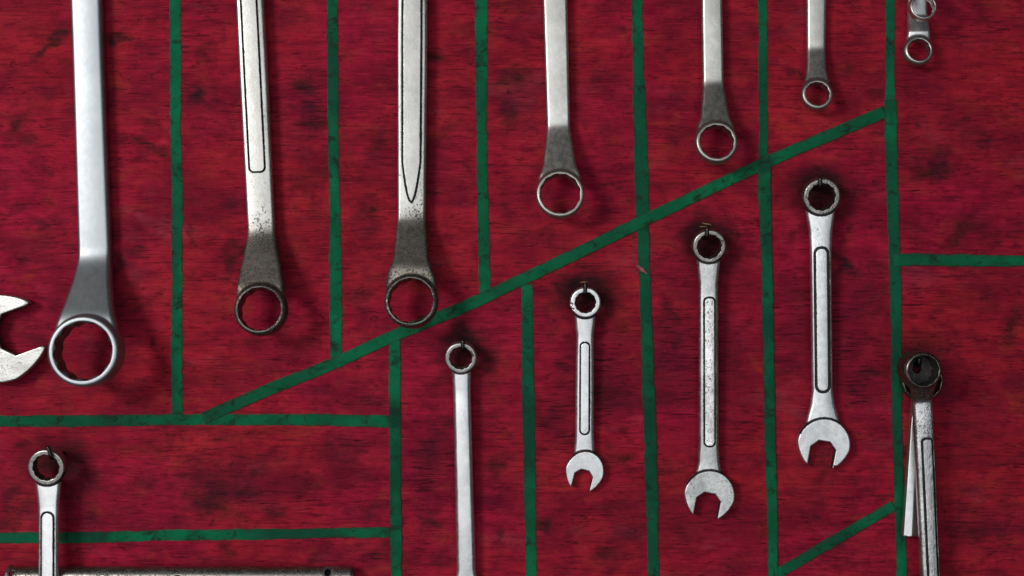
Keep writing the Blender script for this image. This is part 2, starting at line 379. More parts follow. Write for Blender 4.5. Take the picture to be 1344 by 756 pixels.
STAINS = [  # x, y, half-width, half-height, angle, strength
    # upper left
    (64, 58, 27, 6, -36, .75), (82, 42, 10, 7, -30, .6), (158, 50, 14, 8, 8, .8), (20, 167, 13, 8, -45, .8), (38, 190, 24, 13, 15, .5),
    (155, 116, 9, 5, 0, .7), (192, 194, 34, 7, 22, .6), (216, 208, 12, 5, 20, .6), (75, 230, 6, 6, 0, .6), (88, 88, 8, 10, 0, .5),
    (255, 124, 9, 16, -12, .85), (266, 66, 16, 22, 0, .45), (280, 120, 10, 12, 0, .35), (262, 8, 8, 5, 0, .6), (50, 130, 30, 14, -30, .3),
    (56, 293, 11, 4, 0, .85), (24, 266, 16, 9, -20, .5), (182, 332, 12, 10, 0, .5), (98, 352, 8, 5, 0, .6), (158, 345, 9, 14, 0, .75),
    (199, 446, 5, 9, -15, .7), (30, 340, 10, 12, 0, .35), (180, 400, 26, 22, 0, .28), (166, 508, 26, 10, 0, .4), (250, 312, 7, 18, -25, .5),
    (262, 268, 8, 5, 0, .5), (10, 90, 18, 8, 0, .3),
    # swirl beside the second wrench
    (303, 332, 8, 20, 25, .62), (296, 352, 9, 14, 0, .55), (313, 322, 14, 6, -20, .7), (294, 372, 10, 7, 0, .6), (300, 268, 16, 12, 0, .45), (292, 297, 14, 7, 0, .45),
    (400, 113, 12, 12, 0, .6), (404, 140, 26, 9, 8, .55), (412, 158, 22, 5, 0, .6), (375, 52, 9, 6, 0, .5), (395, 205, 16, 14, 0, .4), (470, 8, 24, 8, 0, .35),
    (498, 195, 16, 12, -40, .5), (560, 205, 26, 10, 0, .3), (572, 72, 14, 10, 0, .6), (482, 280, 18, 16, 0, .45), (408, 410, 6, 6, 0, .55), (565, 310, 7, 5, 0, .6),
    (380, 330, 22, 36, 0, .32), (325, 448, 22, 10, 10, .45), (405, 455, 26, 14, 0, .35), (460, 395, 20, 16, 0, .3), (562, 441, 8, 6, 0, .55),
    # upper middle
    (672, 102, 20, 14, -15, .6), (664, 152, 14, 20, 20, .58), (690, 60, 10, 7, 0, .5), (812, 40, 14, 6, 8, .65), (775, 105, 20, 6, 0, .5), (800, 165, 18, 10, -30, .3),
    (572, 75, 12, 8, 0, .5), (612, 216, 6, 7, -40, .6), (817, 244, 6, 5, 0, .7), (700, 310, 24, 18, 0, .3), (880, 124, 9, 8, 0, .55), (938, 40, 16, 12, 0, .4),
    (885, 180, 20, 16, 0, .35), (866, 240, 16, 10, 0, .35), (1048, 98, 10, 8, 0, .6), (1112, 94, 16, 12, -10, .5), (1148, 122, 9, 7, 0, .5), (1148, 118, 16, 18, 0, .3),
    (990, 85, 20, 12, 0, .3), (960, 130, 18, 14, 0, .3), (1030, 60, 18, 12, 0, .3),
    # middle right field
    (1227, 216, 22, 20, -25, .72), (1215, 232, 16, 12, 0, .5), (1198, 165, 6, 5, 0, .75), (1260, 155, 9, 8, -40, .5), (1196, 118, 5, 8, 0, .5), (1210, 118, 4, 7, 20, .4),
    (1289, 195, 3, 13, 0, .6), (1312, 150, 8, 7, -30, .5), (1275, 180, 24, 14, 0, .35), (1262, 298, 10, 20, 40, .62), (1250, 316, 12, 10, 0, .5), (1298, 312, 16, 12, 0, .4),
    (1330, 430, 10, 34, 22, .6), (1235, 406, 9, 6, 0, .4), (1200, 428, 8, 10, 0, .4), (1208, 300, 10, 6, 20, .4), (1300, 60, 26, 18, 0, .25), (1335, 300, 10, 20, 20, .4),
    # lower right columns
    (1105, 345, 12, 18, -30, .70), (1115, 299, 9, 8, -35, .7), (1098, 316, 4, 4, 0, .7), (1040, 312, 9, 12, 0, .5), (1042, 392, 18, 12, 0, .45), (1130, 410, 18, 12, 0, .4),
    (1138, 486, 18, 10, 0, .5), (1122, 512, 18, 5, 0, .6), (1030, 488, 16, 14, 0, .4), (1140, 372, 14, 6, 0, .4), (1076, 640, 9, 50, 4, .30), (1070, 690, 10, 18, 8, .25), (1066, 678, 16, 4, 0, .35),
    (1040, 560, 22, 10, 0, .3), (1150, 614, 16, 8, 0, .35), (1090, 600, 18, 26, 0, .35),
    (880, 408, 9, 12, -20, .7), (890, 450, 6, 11, 15, .65), (872, 420, 18, 20, 0, .35), (866, 480, 18, 20, 0, .4), (1000, 295, 4, 8, 0, .7), (998, 375, 5, 9, 0, .6), (900, 250, 24, 10, 0, .25),
    (960, 470, 16, 40, 0, .35), (1012, 520, 20, 8, 0, .3), (880, 620, 14, 20, 0, .3), (900, 700, 26, 20, 0, .3), (965, 740, 24, 16, 0, .3),
    (732, 482, 14, 6, 0, .6), (720, 550, 16, 10, 0, .45), (742, 572, 14, 5, 0, .6), (815, 600, 14, 6, 0, .7), (808, 608, 16, 12, 0, .45), (715, 688, 11, 11, 0, .8), (652, 705, 8, 9, 0, .65),
    (790, 728, 16, 9, -10, .65), (756, 694, 10, 8, 0, .5), (836, 700, 18, 20, 0, .35), (650, 615, 14, 12, 0, .55), (672, 572, 10, 9, 0, .5), (640, 560, 16, 22, 0, .35), (790, 520, 26, 18, 0, .35),
    (640, 480, 14, 24, 0, .4), (580, 560, 22, 26, 0, .45), (566, 600, 20, 26, 0, .42), (560, 680, 14, 12, 0, .55), (536, 735, 14, 10, 0, .4), (570, 690, 8, 7, 0, .7), (578, 735, 18, 12, 0, .5),
    (820, 440, 16, 22, 0, .35), (720, 430, 18, 22, 0, .25),
    # lower left field
    (280, 636, 45, 36, 0, .48), (270, 660, 22, 14, 0, .55), (190, 636, 14, 16, 0, .55), (334, 622, 12, 12, 0, .6), (364, 676, 14, 10, 0, .6), (322, 650, 20, 8, 0, .5), (292, 575, 20, 12, 0, .45),
    (450, 592, 28, 22, 0, .4), (480, 672, 26, 16, 0, .45), (27, 581, 9, 6, 0, .7), (40, 665, 12, 8, 0, .65), (12, 650, 18, 22, 0, .5), (10, 684, 14, 10, 0, .5), (118, 684, 12, 10, 0, .35),
    (296, 722, 12, 8, 0, .7), (405, 730, 9, 8, 0, .7), (100, 660, 22, 20, 0, .35), (400, 640, 20, 16, 0, .3), (180, 530, 30, 10, 0, .3), (410, 512, 24, 10, 0, .4), (490, 530, 20, 10, 0, .35),
    (200, 590, 26, 12, 0, .35), (350, 600, 26, 14, 0, .3), (340, 570, 14, 10, 0, .35), (120, 640, 22, 26, 0, .3), (490, 727, 20, 14, 0, .4), (225, 690, 30, 14, 0, .35),
    # lower right corner
    (1290, 560, 34, 20, 0, .25), (1320, 660, 24, 30, 0, .28), (1262, 640, 20, 14, 0, .35), (1300, 700, 30, 14, 0, .35), (1250, 700, 14, 40, 0, .3), (1255, 560, 14, 40, 0, .3), (1340, 600, 14, 10, 0, .3),
    (1170, 700, 12, 14, 0, .3), (1120, 720, 30, 16, 0, .25),
]
board = build_board()

# ------------------------------------------------------------------ green tape lines (each strip a part of the board)
TAPE_DIRT = [(850, 530, 40, 150, .75), (693, 590, 40, 150, .8), (693, 480, 16, 22, .9), (1012, 440, 40, 170, .65), (1176, 520, 30, 150, .7), (518, 640, 20, 100, .6), (519, 545, 16, 22, .9), (100, 552, 60, 20, .35), (120, 704, 26, 20, .8),
    (20, 704, 30, 20, .7), (395, 700, 60, 20, .6), (235, 300, 20, 40, .6), (441, 110, 16, 60, .6), (632, 110, 18, 90, .55), (1003, 100, 14, 100, .6), (1003, 216, 16, 14, .9), (1168, 138, 14, 16, .8), (1168, 60, 14, 90, .45), (840, 120, 16, 90, .4), (1140, 690, 60, 60, .4), (846, 350, 14, 12, .8), (480, 552, 60, 16, .4), (1195, 340, 20, 14, .6)]
def tape(edges, horizontal=False, layer=1, seed=0, label=None):
    """edges: (t, a, b): at running coordinate t the strip spans a..b"""
    e = np.array(edges, float)
    t0, t1 = e[0, 0], e[-1, 0]
    n = max(8, int(abs(t1 - t0) / 3))
    t = np.linspace(t0, t1, n)
    A = np.interp(t, e[:, 0], e[:, 1]); B = np.interp(t, e[:, 0], e[:, 2])
    kk = np.ones(9) / 9
    if n > 30:
        A[4:-4] = np.convolve(A, kk, 'valid'); B[4:-4] = np.convolve(B, kk, 'valid')
    sx = seed * 13.7
    A = A + 1.8 * (fbm(t / 30 + sx, t * 0 + 3, 3) - .5) + 1.4 * (fbm(t / 5 + sx, t * 0 + 8, 2) - .5)
    B = B + 1.8 * (fbm(t / 30 + sx, t * 0 + 23, 3) - .5) + 1.4 * (fbm(t / 5 + sx, t * 0 + 28, 2) - .5)
    if horizontal: make_strip(np.stack([t, A], 1), np.stack([t, B], 1), layer, seed, label)
    else: make_strip(np.stack([A, t], 1), np.stack([B, t], 1), layer, seed, label)

def make_strip(L, R, layer, seed, label):
    n = len(L)
    th = 0.6 * layer
    prof = [(0.0, -0.3, 1.0), (0.012, th * 0.8, 1.0), (0.06, th, 0.8), (0.16, th, 0.15), (0.5, th + 0.05, 0.0), (0.84, th, 0.15), (0.94, th, 0.8), (0.988, th * 0.8, 1.0), (1.0, -0.3, 1.0)]
    V = []; E = []
    for i in range(n):
        endf = 1.0 if i in (0, n - 1) else 0.0
        for (u, h, ed) in prof:
            p = L[i] * (1 - u) + R[i] * u
            hh = h if not endf else min(h, th * 0.8)
            hh = hh + 0.12 * (vnoise(np.array(p[0] / 7 + seed), np.array(p[1] / 7)) - .5) * (1 if h > 0 else 0)
            V.append(((p[0] - 672) * S, -hh * S, (378 - p[1]) * S)); E.append(max(ed, 0.8 * endf))
    m = len(prof)
    F = []
    for i in range(n - 1):
        for j in range(m - 1):
            F.append((i * m + j, i * m + j + 1, (i + 1) * m + j + 1, (i + 1) * m + j))
    F = np.array(F)
    # end caps down to the board
    base = len(V); caps = []
    for i in (0, n - 1):
        for j in range(m):
            v = V[i * m + j]; V.append((v[0], 0.3 * S, v[2])); E.append(1.0)
    for q, i in enumerate((0, n - 1)):
        for j in range(m - 1):
            a, b = i * m + j, i * m + j + 1; c, d = base + q * m + j + 1, base + q * m + j
            caps.append((b, a, d, c) if q == 0 else (a, b, c, d))
    F = np.concatenate([F, np.array(caps)])
    # make sure faces look at the camera
    V = np.array(V)
    f0 = F[3]; nn = np.cross(V[f0[1]] - V[f0[0]], V[f0[2]] - V[f0[0]])
    if nn[1] > 0: F = F[:, ::-1].copy()
    P = np.stack([V[:, 0] / S + 672, 378 - V[:, 2] / S], 1)
    dz = np.zeros(len(V))
    for (cx, cy, rx, ry, st_) in TAPE_DIRT:
        d = np.hypot((P[:, 0] - cx) / rx, (P[:, 1] - cy) / ry)
        dz = np.maximum(dz, st_ * (1 - sstep(0.5, 1.2, d)))
    o = mesh_obj('tape_strip', V, F, M_TAPE, board, attrs={'edge': E, 'soil': dz})
    if label: o['label'] = label
    return o

def tape_diag(p, q, w, layer, seed, label, bow=()):
    p = np.array(p, float); q = np.array(q, float)
    pts = np.array([p] + [np.array(b, float) for b in bow] + [q])
    d = np.concatenate([[0], np.cumsum(np.linalg.norm(np.diff(pts, axis=0), axis=1))])
    n = int(d[-1] / 3); t = np.linspace(0, d[-1], n)
    C = np.stack([np.interp(t, d, pts[:, 0]), np.interp(t, d, pts[:, 1])], 1)
    if n > 60 and len(bow):
        kk = np.ones(21) / 21
        for c in (0, 1): C[10:-10, c] = np.convolve(C[:, c], kk, 'valid')
    T = np.gradient(C, axis=0); T /= np.linalg.norm(T, axis=1)[:, None]
    N = np.stack([-T[:, 1], T[:, 0]], 1)
    a = w / 2 + 0.8 * (fbm(t / 30 + seed, t * 0 + 3, 3) - .5) + 0.8 * (fbm(t / 5 + seed, t * 0 + 8, 2) - .5)
    b = w / 2 + 0.8 * (fbm(t / 30 + seed, t * 0 + 33, 3) - .5) + 0.8 * (fbm(t / 5 + seed, t * 0 + 38, 2) - .5)
    make_strip(C - N * a[:, None], C + N * b[:, None], layer, seed, label)

tape([(-200, 220, 236), (0, 222, 237.5), (100, 222.5, 237.5), (200, 223.5, 238), (252, 226, 240), (330, 225, 240), (400, 225, 239.5), (504, 224, 239.5), (544, 225, 240)], layer=1, seed=1, label='leftmost upright tape line, beside the widest ring wrench')
tape([(-200, 428, 442), (0, 429, 443), (100, 429, 444.5), (200, 430.5, 445), (252, 431.5, 446), (330, 432, 448.5), (400, 432, 449.5), (474, 433.5, 448.5)], layer=1, seed=2, label='upright tape line between the two panelled ring wrenches')
tape([(-200, 621, 638), (0, 623, 640), (100, 623.5, 640), (170, 625, 639), (252, 625.5, 641.5), (300, 627, 643), (389, 628.5, 643.5)], layer=1, seed=3, label='upright tape line right of the V-panelled ring wrench')
tape([(-200, 826, 840), (0, 829, 842.5), (100, 830, 846), (160, 831, 849), (252, 833, 852), (292, 835, 853)], layer=1, seed=4, label='upper upright tape line ending at the diagonal strip in the middle')
tape([(284, 835.5, 851.5), (350, 838, 853), (400, 840, 855.5), (504, 842.5, 859), (600, 845.5, 863), (680, 848, 864), (756, 850, 865), (950, 854, 870)], layer=2, seed=5, label='lower upright tape line between two combination wrenches, below the diagonal')
tape([(-200, 994, 1007), (0, 995, 1007), (100, 996, 1007), (200, 995.5, 1008), (217, 996, 1009)], layer=1, seed=6, label='narrow upright tape line between the two small ring wrenches')
tape([(212, 994.5, 1012), (252, 995.5, 1012), (350, 999, 1014), (504, 1002, 1016.7), (600, 1004, 1019), (690, 1007, 1021), (756, 1007.5, 1021.5), (950, 1012, 1026)], layer=3, seed=7, label='lower upright tape line left of the tallest combination wrench')
tape([(-200, 1161, 1173), (0, 1162, 1174), (100, 1162, 1174.5), (136, 1161.5, 1175)], layer=1, seed=8, label='short narrow upright tape line at the upper right')
tape([(131, 1160, 1177), (252, 1163, 1179), (330, 1166, 1182), (400, 1168, 1183), (504, 1169.5, 1183.5), (600, 1172, 1185), (700, 1175, 1189), (756, 1176, 1190), (950, 1180, 1195)], layer=2, seed=9, label='rightmost long upright tape line running behind the hung pair of tools')
tape([(-300, 546, 561), (0, 545, 560.5), (130, 544.5, 560), (226, 543.5, 558.5), (336, 543, 558), (400, 543, 559), (512, 545, 561)], True, layer=1, seed=10, label='level tape line under the largest ring wrench')
tape([(-300, 703, 718), (0, 699, 714), (130, 698, 712.5), (226, 695.5, 709.5), (336, 694, 708.5), (400, 693, 707), (513, 691.5, 705.5)], True, layer=1, seed=11, label='level tape line just above the steel tube')
tape([(446, 510, 526), (504, 510, 525.7), (600, 510.5, 526), (700, 512, 527.5), (756, 513, 528), (950, 516, 531)], layer=2, seed=12, label='upright tape line left of the plain combination wrench')
tape([(373, 684.5, 699.5), (450, 684, 700), (504, 684, 701), (600, 687, 703.5), (700, 689, 704), (756, 689.5, 705), (950, 692, 708)], layer=1, seed=13, label='upright tape line right of the plain combination wrench')
tape([(1172, 332, 350), (1200, 332, 349), (1280, 334, 350.5), (1344, 335, 349), (1600, 338, 352)], True, layer=3, seed=14, label='level tape line at the right edge')
tape_diag((267, 549), (1162, 146.5), 16.2, 2.4, 15, 'long diagonal tape line rising across the board', bow=[(355, 510), (440, 477), (510, 443), (606, 404.5), (740, 341), (844, 290), (1003, 214)])
tape_diag((1020, 753), (1174, 663), 14.2, 2.6, 16, 'short diagonal tape line at the lower right')

# ------------------------------------------------------------------ implicit-surface modelling of forged tools
def smin(a, b, k):
    h = np.clip(0.5 + 0.5 * (b - a) / k, 0, 1)
    return b * (1 - h) + a * h - k * h * (1 - h)
def smax(a, b, k): return -smin(-a, -b, k)
def rbox(qx, qy, r):
    qx = qx + r; qy = qy + r
    return np.sqrt(np.maximum(qx, 0) ** 2 + np.maximum(qy, 0) ** 2) + np.minimum(np.maximum(qx, qy), 0) - r
def hex12(x, z, r, rot=0.0):
    d = None
    for a0 in (rot, rot + math.pi / 6):
        h = None
        for i in range(3):
            a = a0 + i * math.pi / 3
            v = np.abs(x * math.cos(a) + z * math.sin(a)) - r
            h = v if h is None else np.maximum(h, v)
        d = h if d is None else np.minimum(d, h)
    return d
def tilt(y, z, deg):
    c, s_ = math.cos(math.radians(deg)), math.sin(math.radians(deg))
    return y * c + z * s_, z * c - y * s_
def ring_outer(x, y, z, R, T, r=4.0, deg=0.0):
    y, z = tilt(y, z, deg)
    rad = np.sqrt(x * x + z * z)
    return rbox(rad - R, np.abs(y) - T / 2, r)
def ring_hole(x, y, z, hr, T, rc, rot=0.0, deg=0.0):
    y, z = tilt(y, z, deg)
    rad = np.sqrt(x * x + z * z)
    h = smax(hex12(x, z, hr, rot), rad - hr * 1.115, 1.2)
    cone = (rad - (rc - 1.1 * (T / 2 - np.abs(y)))) * 0.67
    return smin(h, cone, 0.8)
def smooth_table(zs, vs, sig, lo, hi, n=900):
    g = np.linspace(lo, hi, n); v = np.interp(g, zs, vs)
    s = max(1, int(sig / (hi - lo) * n)); k = np.hanning(2 * s + 3); k /= k.sum()
    p = np.pad(v, s + 1, mode='edge')
    return g, np.convolve(p, k, 'valid')
def capsule_box(x, z, hw, z0, z1, r):
    """rounded rectangle in the face plane"""
    return rbox(np.abs(x) - hw, np.abs(z - (z0 + z1) / 2) - abs(z1 - z0) / 2, r)

def surface(f, lo, hi, vox):
    """surface nets with projection to the exact surface"""
    lo = np.array(lo, float); hi = np.array(hi, float)
    B = 8
    nb = np.ceil((hi - lo) / (vox * B)).astype(int)
    n = nb * B
    cx = [lo[i] + (np.arange(nb[i]) + 0.5) * B * vox - 0.5 * vox for i in range(3)]
    gx, gy, gz = np.meshgrid(*cx, indexing='ij')
    fc = f(gx.ravel(), gy.ravel(), gz.ravel()).reshape(nb)
    D = np.repeat(np.repeat(np.repeat(fc.astype(np.float32), B, 0), B, 1), B, 2)
    keep = np.argwhere(np.abs(fc) < vox * B * 1.35)
    if len(keep):
        ii = np.arange(B)
        ox, oy, oz = [a.ravel() for a in np.meshgrid(ii, ii, ii, indexing='ij')]
        IX = keep[:, 0:1] * B + ox; IY = keep[:, 1:2] * B + oy; IZ = keep[:, 2:3] * B + oz
        IX, IY, IZ = IX.ravel(), IY.ravel(), IZ.ravel()
        D[IX, IY, IZ] = f(lo[0] + IX * vox, lo[1] + IY * vox, lo[2] + IZ * vox)
    neg = D < 0
    cnt = np.zeros(n - 1, np.uint8)
    for a in (0, 1):
        for b in (0, 1):
            for c in (0, 1):
                cnt += neg[a:n[0]-1+a, b:n[1]-1+b, c:n[2]-1+c]
    act = np.argwhere((cnt > 0) & (cnt < 8))
    vid = -np.ones(n - 1, np.int64); vid[act[:, 0], act[:, 1], act[:, 2]] = np.arange(len(act))
    acc = np.zeros((len(act), 3)); num = np.zeros(len(act))
    corners = [(a, b, c) for a in (0, 1) for b in (0, 1) for c in (0, 1)]
    for ca in corners:
        for ax in range(3):
            if ca[ax]: continue
            cb = list(ca); cb[ax] = 1
            va = D[act[:, 0]+ca[0], act[:, 1]+ca[1], act[:, 2]+ca[2]]; vb = D[act[:, 0]+cb[0], act[:, 1]+cb[1], act[:, 2]+cb[2]]
            m = (va < 0) != (vb < 0)
            t = np.where(m, va / np.where(m, va - vb, 1), 0)
            p = np.array(ca, float)[None, :].repeat(len(act), 0); p[:, ax] += t
            acc += p * m[:, None]; num += m
    V = lo + (act + acc / num[:, None]) * vox
    quads = []
    for ax in range(3):
        u, v = (ax + 1) % 3, (ax + 2) % 3
        sl0 = [slice(None)] * 3; sl1 = [slice(None)] * 3
        sl0[ax] = slice(0, n[ax] - 1); sl1[ax] = slice(1, n[ax])
        a = neg[tuple(sl0)]; b = neg[tuple(sl1)]
        e = np.argwhere(a != b)
        e = e[(e[:, u] > 0) & (e[:, v] > 0) & (e[:, u] < n[u] - 1) & (e[:, v] < n[v] - 1)]
        q = []
        for du, dv in ((-1, -1), (0, -1), (0, 0), (-1, 0)):
            c = e.copy(); c[:, u] += du; c[:, v] += dv
            q.append(vid[c[:, 0], c[:, 1], c[:, 2]])
        q = np.stack(q, 1)
        flip = ~a[e[:, 0], e[:, 1], e[:, 2]]
        q[flip] = q[flip][:, ::-1]
        quads.append(q)
    Q = np.concatenate(quads); Q = Q[(Q >= 0).all(1)]
    def grad(P, h):
        g = np.empty_like(P)
        for i in range(3):
            A = P.copy(); A[:, i] += h; Bm = P.copy(); Bm[:, i] -= h
            g[:, i] = (f(*A.T) - f(*Bm.T)) / (2 * h)
        return g
    V0 = V.copy()
    for _ in range(2):
        g = grad(V, 0.25); d = f(*V.T)
        st = (d / np.maximum((g * g).sum(1), 0.25))[:, None] * g
        V = V - np.clip(st, -0.5 * vox, 0.5 * vox)
    V = V0 + np.clip(V - V0, -0.8 * vox, 0.8 * vox)
    N = grad(V, 0.45)
    N /= np.maximum(np.linalg.norm(N, axis=1), 1e-6)[:, None]
    return V, Q, N

def emit(root, V, Q, N, parts, attrs):
    """parts: list of (name, material, mask(vertex) ) first match wins; last catches the rest"""
    C = V[Q].mean(1)
    left = np.ones(len(Q), bool)
    objs = {}
    for i, (name, mat, fn) in enumerate(parts):
        m = left & (fn(*C.T) if fn is not None else True)
        left &= ~m
        if not m.any(): continue
        q = Q[m]; u, inv = np.unique(q, return_inverse=True)
        o = mesh_obj(name, V[u] * S, inv.reshape(q.shape), mat, root, N[u], {k: a[u] for k, a in attrs.items()})
        objs.setdefault(name, []).append(o)
    return objs

def frame(ex, ey, ez, loc):
    m = Matrix((( ex.x, ey.x, ez.x, loc.x), (ex.y, ey.y, ez.y, loc.y), (ex.z, ey.z, ez.z, loc.z), (0, 0, 0, 1)))
    return m

YW = Vector((0, 1, 0))

def ring_spanner(label, ring, R, hr, hring, T, hpts, hh, t, bend, total, mat, panel=None, neckw=None, group=None,
                 patina_shade=None, dirt=0.0, rot=0.2, vox=1.0, er=4.0, crown=1.0, rimr=None, rim_round=3.4, name='ring_wrench', rimdirt_shade=0.0, neckstart=0.80, ringmat=None, bs=6.5, pitlevel=1.0, socket=None, rt=-8.0):
    """offset ring wrench. ring: photo centre; hpts: two (x, y, width) on the handle, first far from the ring, second near the bend"""
    Rg = W(*ring, hring); f_r = 1 - hring / DIST; f_h = 1 - hh / DIST
    A = W(hpts[0][0], hpts[0][1], hh); Bp = W(hpts[1][0], hpts[1][1], hh)
    ez = (A - Bp).normalized(); ex = YW.cross(ez).normalized(); ey = YW.copy()
    up = 1
    dx = (Bp - Rg).dot(ex) / S
    zb = (W(bend[0], bend[1], hh) - Rg).dot(ez) / S
    zA = (A - Rg).dot(ez) / S; zB = (Bp - Rg).dot(ez) / S
    off = hring - hh
    R *= f_r; hr *= f_r
    rc = (rimr * f_r) if rimr else hr * 1.11
    L = total
    wA, wB = hpts[0][2] * f_h, hpts[1][2] * f_h
    wbend = wB
    nw = neckw or [(0.0, 1.88), (0.75, 1.80), (1.25, 1.40), (1.9, 1.24)]   # in R above ring centre -> width in R
    zt = [z * R for z, w in nw] + [zb - 2, zb + 6]
    wt = [w * R for z, w in nw] + [wbend * 1.015, wbend]
    if zA > zb + 10: zt += [zA]; wt += [wA]
    zt += [L]; wt += [wA]
    o_ = np.argsort(zt); zt = np.array(zt)[o_]; wt = np.array(wt)[o_]
    gw = smooth_table(zt, wt, 7, -R - 5, L)
    z0 = R * neckstart
    gy = smooth_table([-R, z0, zb, L], [1.0 + min(2, off * .1), 1.0 + min(2, off * .1), off, off], bs, -R - 5, L)
    gx = smooth_table([-R, 0, zb, L], [0, 0, dx, dx], 5, -R - 5, L)
    slope = math.atan2(off - 2, max(1, zb - z0)); cs = math.cos(slope)
    gc = smooth_table([-R, z0 - 1, z0, zb, zb + 1, L], [1, 1, cs, cs, 1, 1], bs * .8, -R - 5, L)
    th = smooth_table([-R, 0, zb, L], [t * 0.92, t * 0.92, t, t], 5, -R - 5, L)
    pfun = None
    if panel:
        pz0 = zb + panel['z0']; pz1 = L / 2 + 2
    def local(x, y, z):
        zz = L / 2 - np.abs(z - L / 2)
        xl = x - np.interp(zz, *gx)
        return xl, zz
    def pd(xl, zz):
        w = np.interp(zz, *gw)
        hw = w * panel['w'] / 2
        xo = xl - panel.get('dx', 0.0)
        if panel['end'] == 'v':
            hwz = hw * np.clip((zz - pz0) / panel['vl'], 0, 1) ** 0.52
            d = np.abs(xo) - hwz
            return np.maximum(d * 0.93, (pz0 - zz) * 0.9)
        return rbox(np.abs(xo) - hw, pz0 - zz, panel.get('r', 5.0))
    def f(x, y, z):
        xl, zz = local(x, y, z)
        w = np.interp(zz, *gw); yc = np.interp(zz, *gy); c = np.interp(zz, *gc); tt = np.interp(zz, *th)
        qx = np.abs(xl) - w / 2
        bulge = crown * np.minimum((2 * xl / w) ** 2, 1.3)
        qy = (np.abs(y - yc) + bulge) * c - tt / 2
        body = rbox(qx, qy, er)
        body = np.maximum(body, -zz)
        if panel:
            d = pd(xl, zz)
            g = np.minimum(panel['gw'] - np.abs(d), body + panel['gd'])
            if panel.get('sink'): g = np.maximum(g, np.minimum(-d, body + panel['sink']))
            if panel.get('raise'): g = np.maximum(g, np.minimum(d, body + panel['raise']))
            body = np.where(y < yc, smax(body, g, 0.5), body)
        ro = ring_outer(x, y, zz, R, T, rim_round, rt)
        u = smin(body, ro, 3.5)
        hole = ring_hole(x, y, zz, hr, T, rc, rot, rt)
        if socket:
            hole = np.maximum(hole, y - socket[0])
            hole = np.minimum(hole, np.sqrt(x * x + zz * zz) - socket[1])
        return smax(u, -hole, 0.7)
    wmax = max(R * 2, wt.max() + abs(dx) * 2) / 2 + 4
    ylo = -max(T / 2, t / 2) - 4 - R * .2; yhi = max(off + t / 2, T / 2 + R * .2) + 4
    V, Q, N = surface(f, (-wmax - abs(dx), ylo, -R - 4), (wmax + abs(dx), yhi, L + R + 4), vox)
    xl, zz = local(*V.T)
    rad = np.hypot(V[:, 0], zz)
    grime_shade = np.zeros(len(V)); pat = np.zeros(len(V))
    front = N[:, 1] < 0.2
    if panel:
        d = np.abs(pd(xl, zz))
        grime_shade = np.maximum(grime_shade, np.where(V[:, 1] < np.interp(zz, *gy), 1.25 * (1 - sstep(panel['gw'] * 0.55, panel['gw'] + 1.4, d)), 0) * panel.get('ink', 1.0) * np.where(xl > 0, 1.1, .85) * (.62 + .7 * fbm(zz / 22 + R, xl * 0 + 3, 3)))
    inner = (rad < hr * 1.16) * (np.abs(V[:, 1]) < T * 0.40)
    pat = np.maximum(pat, 1.0 * inner); grime_shade = np.maximum(grime_shade, .42 * inner)  # bore walls darkened in colour, imitating shade inside the ring
    if socket: grime_shade = np.maximum(grime_shade, .75 * (rad < hr * 1.12) * (V[:, 1] > -T * .38))  # shade deep in the socket, painted into the colour
    if patina_shade:
        for (za, zb_, s) in patina_shade: pat = np.maximum(pat, s * sstep(zb + zb_, zb + za, zz))  # brown oxide, plus the sloping neck's shade painted in
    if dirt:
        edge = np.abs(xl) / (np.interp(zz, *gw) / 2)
        grime_shade = np.maximum(grime_shade, dirt * (0.25 + 0.55 * sstep(0.55, 1.0, edge)) * (1 + 1.3 * sstep(zb + 24, zb - 16, zz)))  # oily grime, also painting shade into handle edges and neck
    if rimdirt_shade: pat = np.maximum(pat, rimdirt_shade * (1 - sstep(R * 1.0, R * 1.12, rad)))  # oxide colour also paints in the tilted rim's dim reflection
    root = empty(name, (0, 0, 0), label, 'wrench', group)
    root.matrix_world = frame(ex, ey, ez, Rg)
    prts = [('ring_end', ringmat or mat, lambda x, y, z: np.hypot(x, z) < R * 1.03),
            ('ring_end', ringmat or mat, lambda x, y, z: np.hypot(x, z - L) < R * 1.03)]
    if panel:
        prts.append(('grip_panel', mat, lambda x, y, z: (pd(*local(x, y, z)) < 0) & (y < np.interp(local(x, y, z)[1], *gy) - t * 0.2)))
    prts.append(('handle', mat, None))
    pits = np.full(len(V), pitlevel)
    if panel: pits = np.where((pd(xl, zz) < 0), pitlevel * .12, pitlevel * (.35 + .65 * sstep(zb + 90, zb + 10, zz)))
    emit(root, V, Q, N, prts, {'grime_shade': grime_shade, 'patina_shade': pat, 'pits': pits})
    top = Rg + ez * (L * S)
    return root, dict(R=R, hr=hr, top=top, h=hring)

def jaw_sdf(a, b, Ra, Rb, wj, a0):
    outer = (np.sqrt((a / Ra) ** 2 + (b / (Rb * (1 - 0.18 * np.clip(a / Ra, 0, 1)))) ** 2) - 1) * min(Ra, Rb)
    slot = smax(np.abs(b) - wj / 2, a0 - a, 3.0)
    slot = np.maximum(slot, (np.abs(b) - 1.0 * (a - a0) - 0.22 * wj) * 0.7)
    return outer, slot

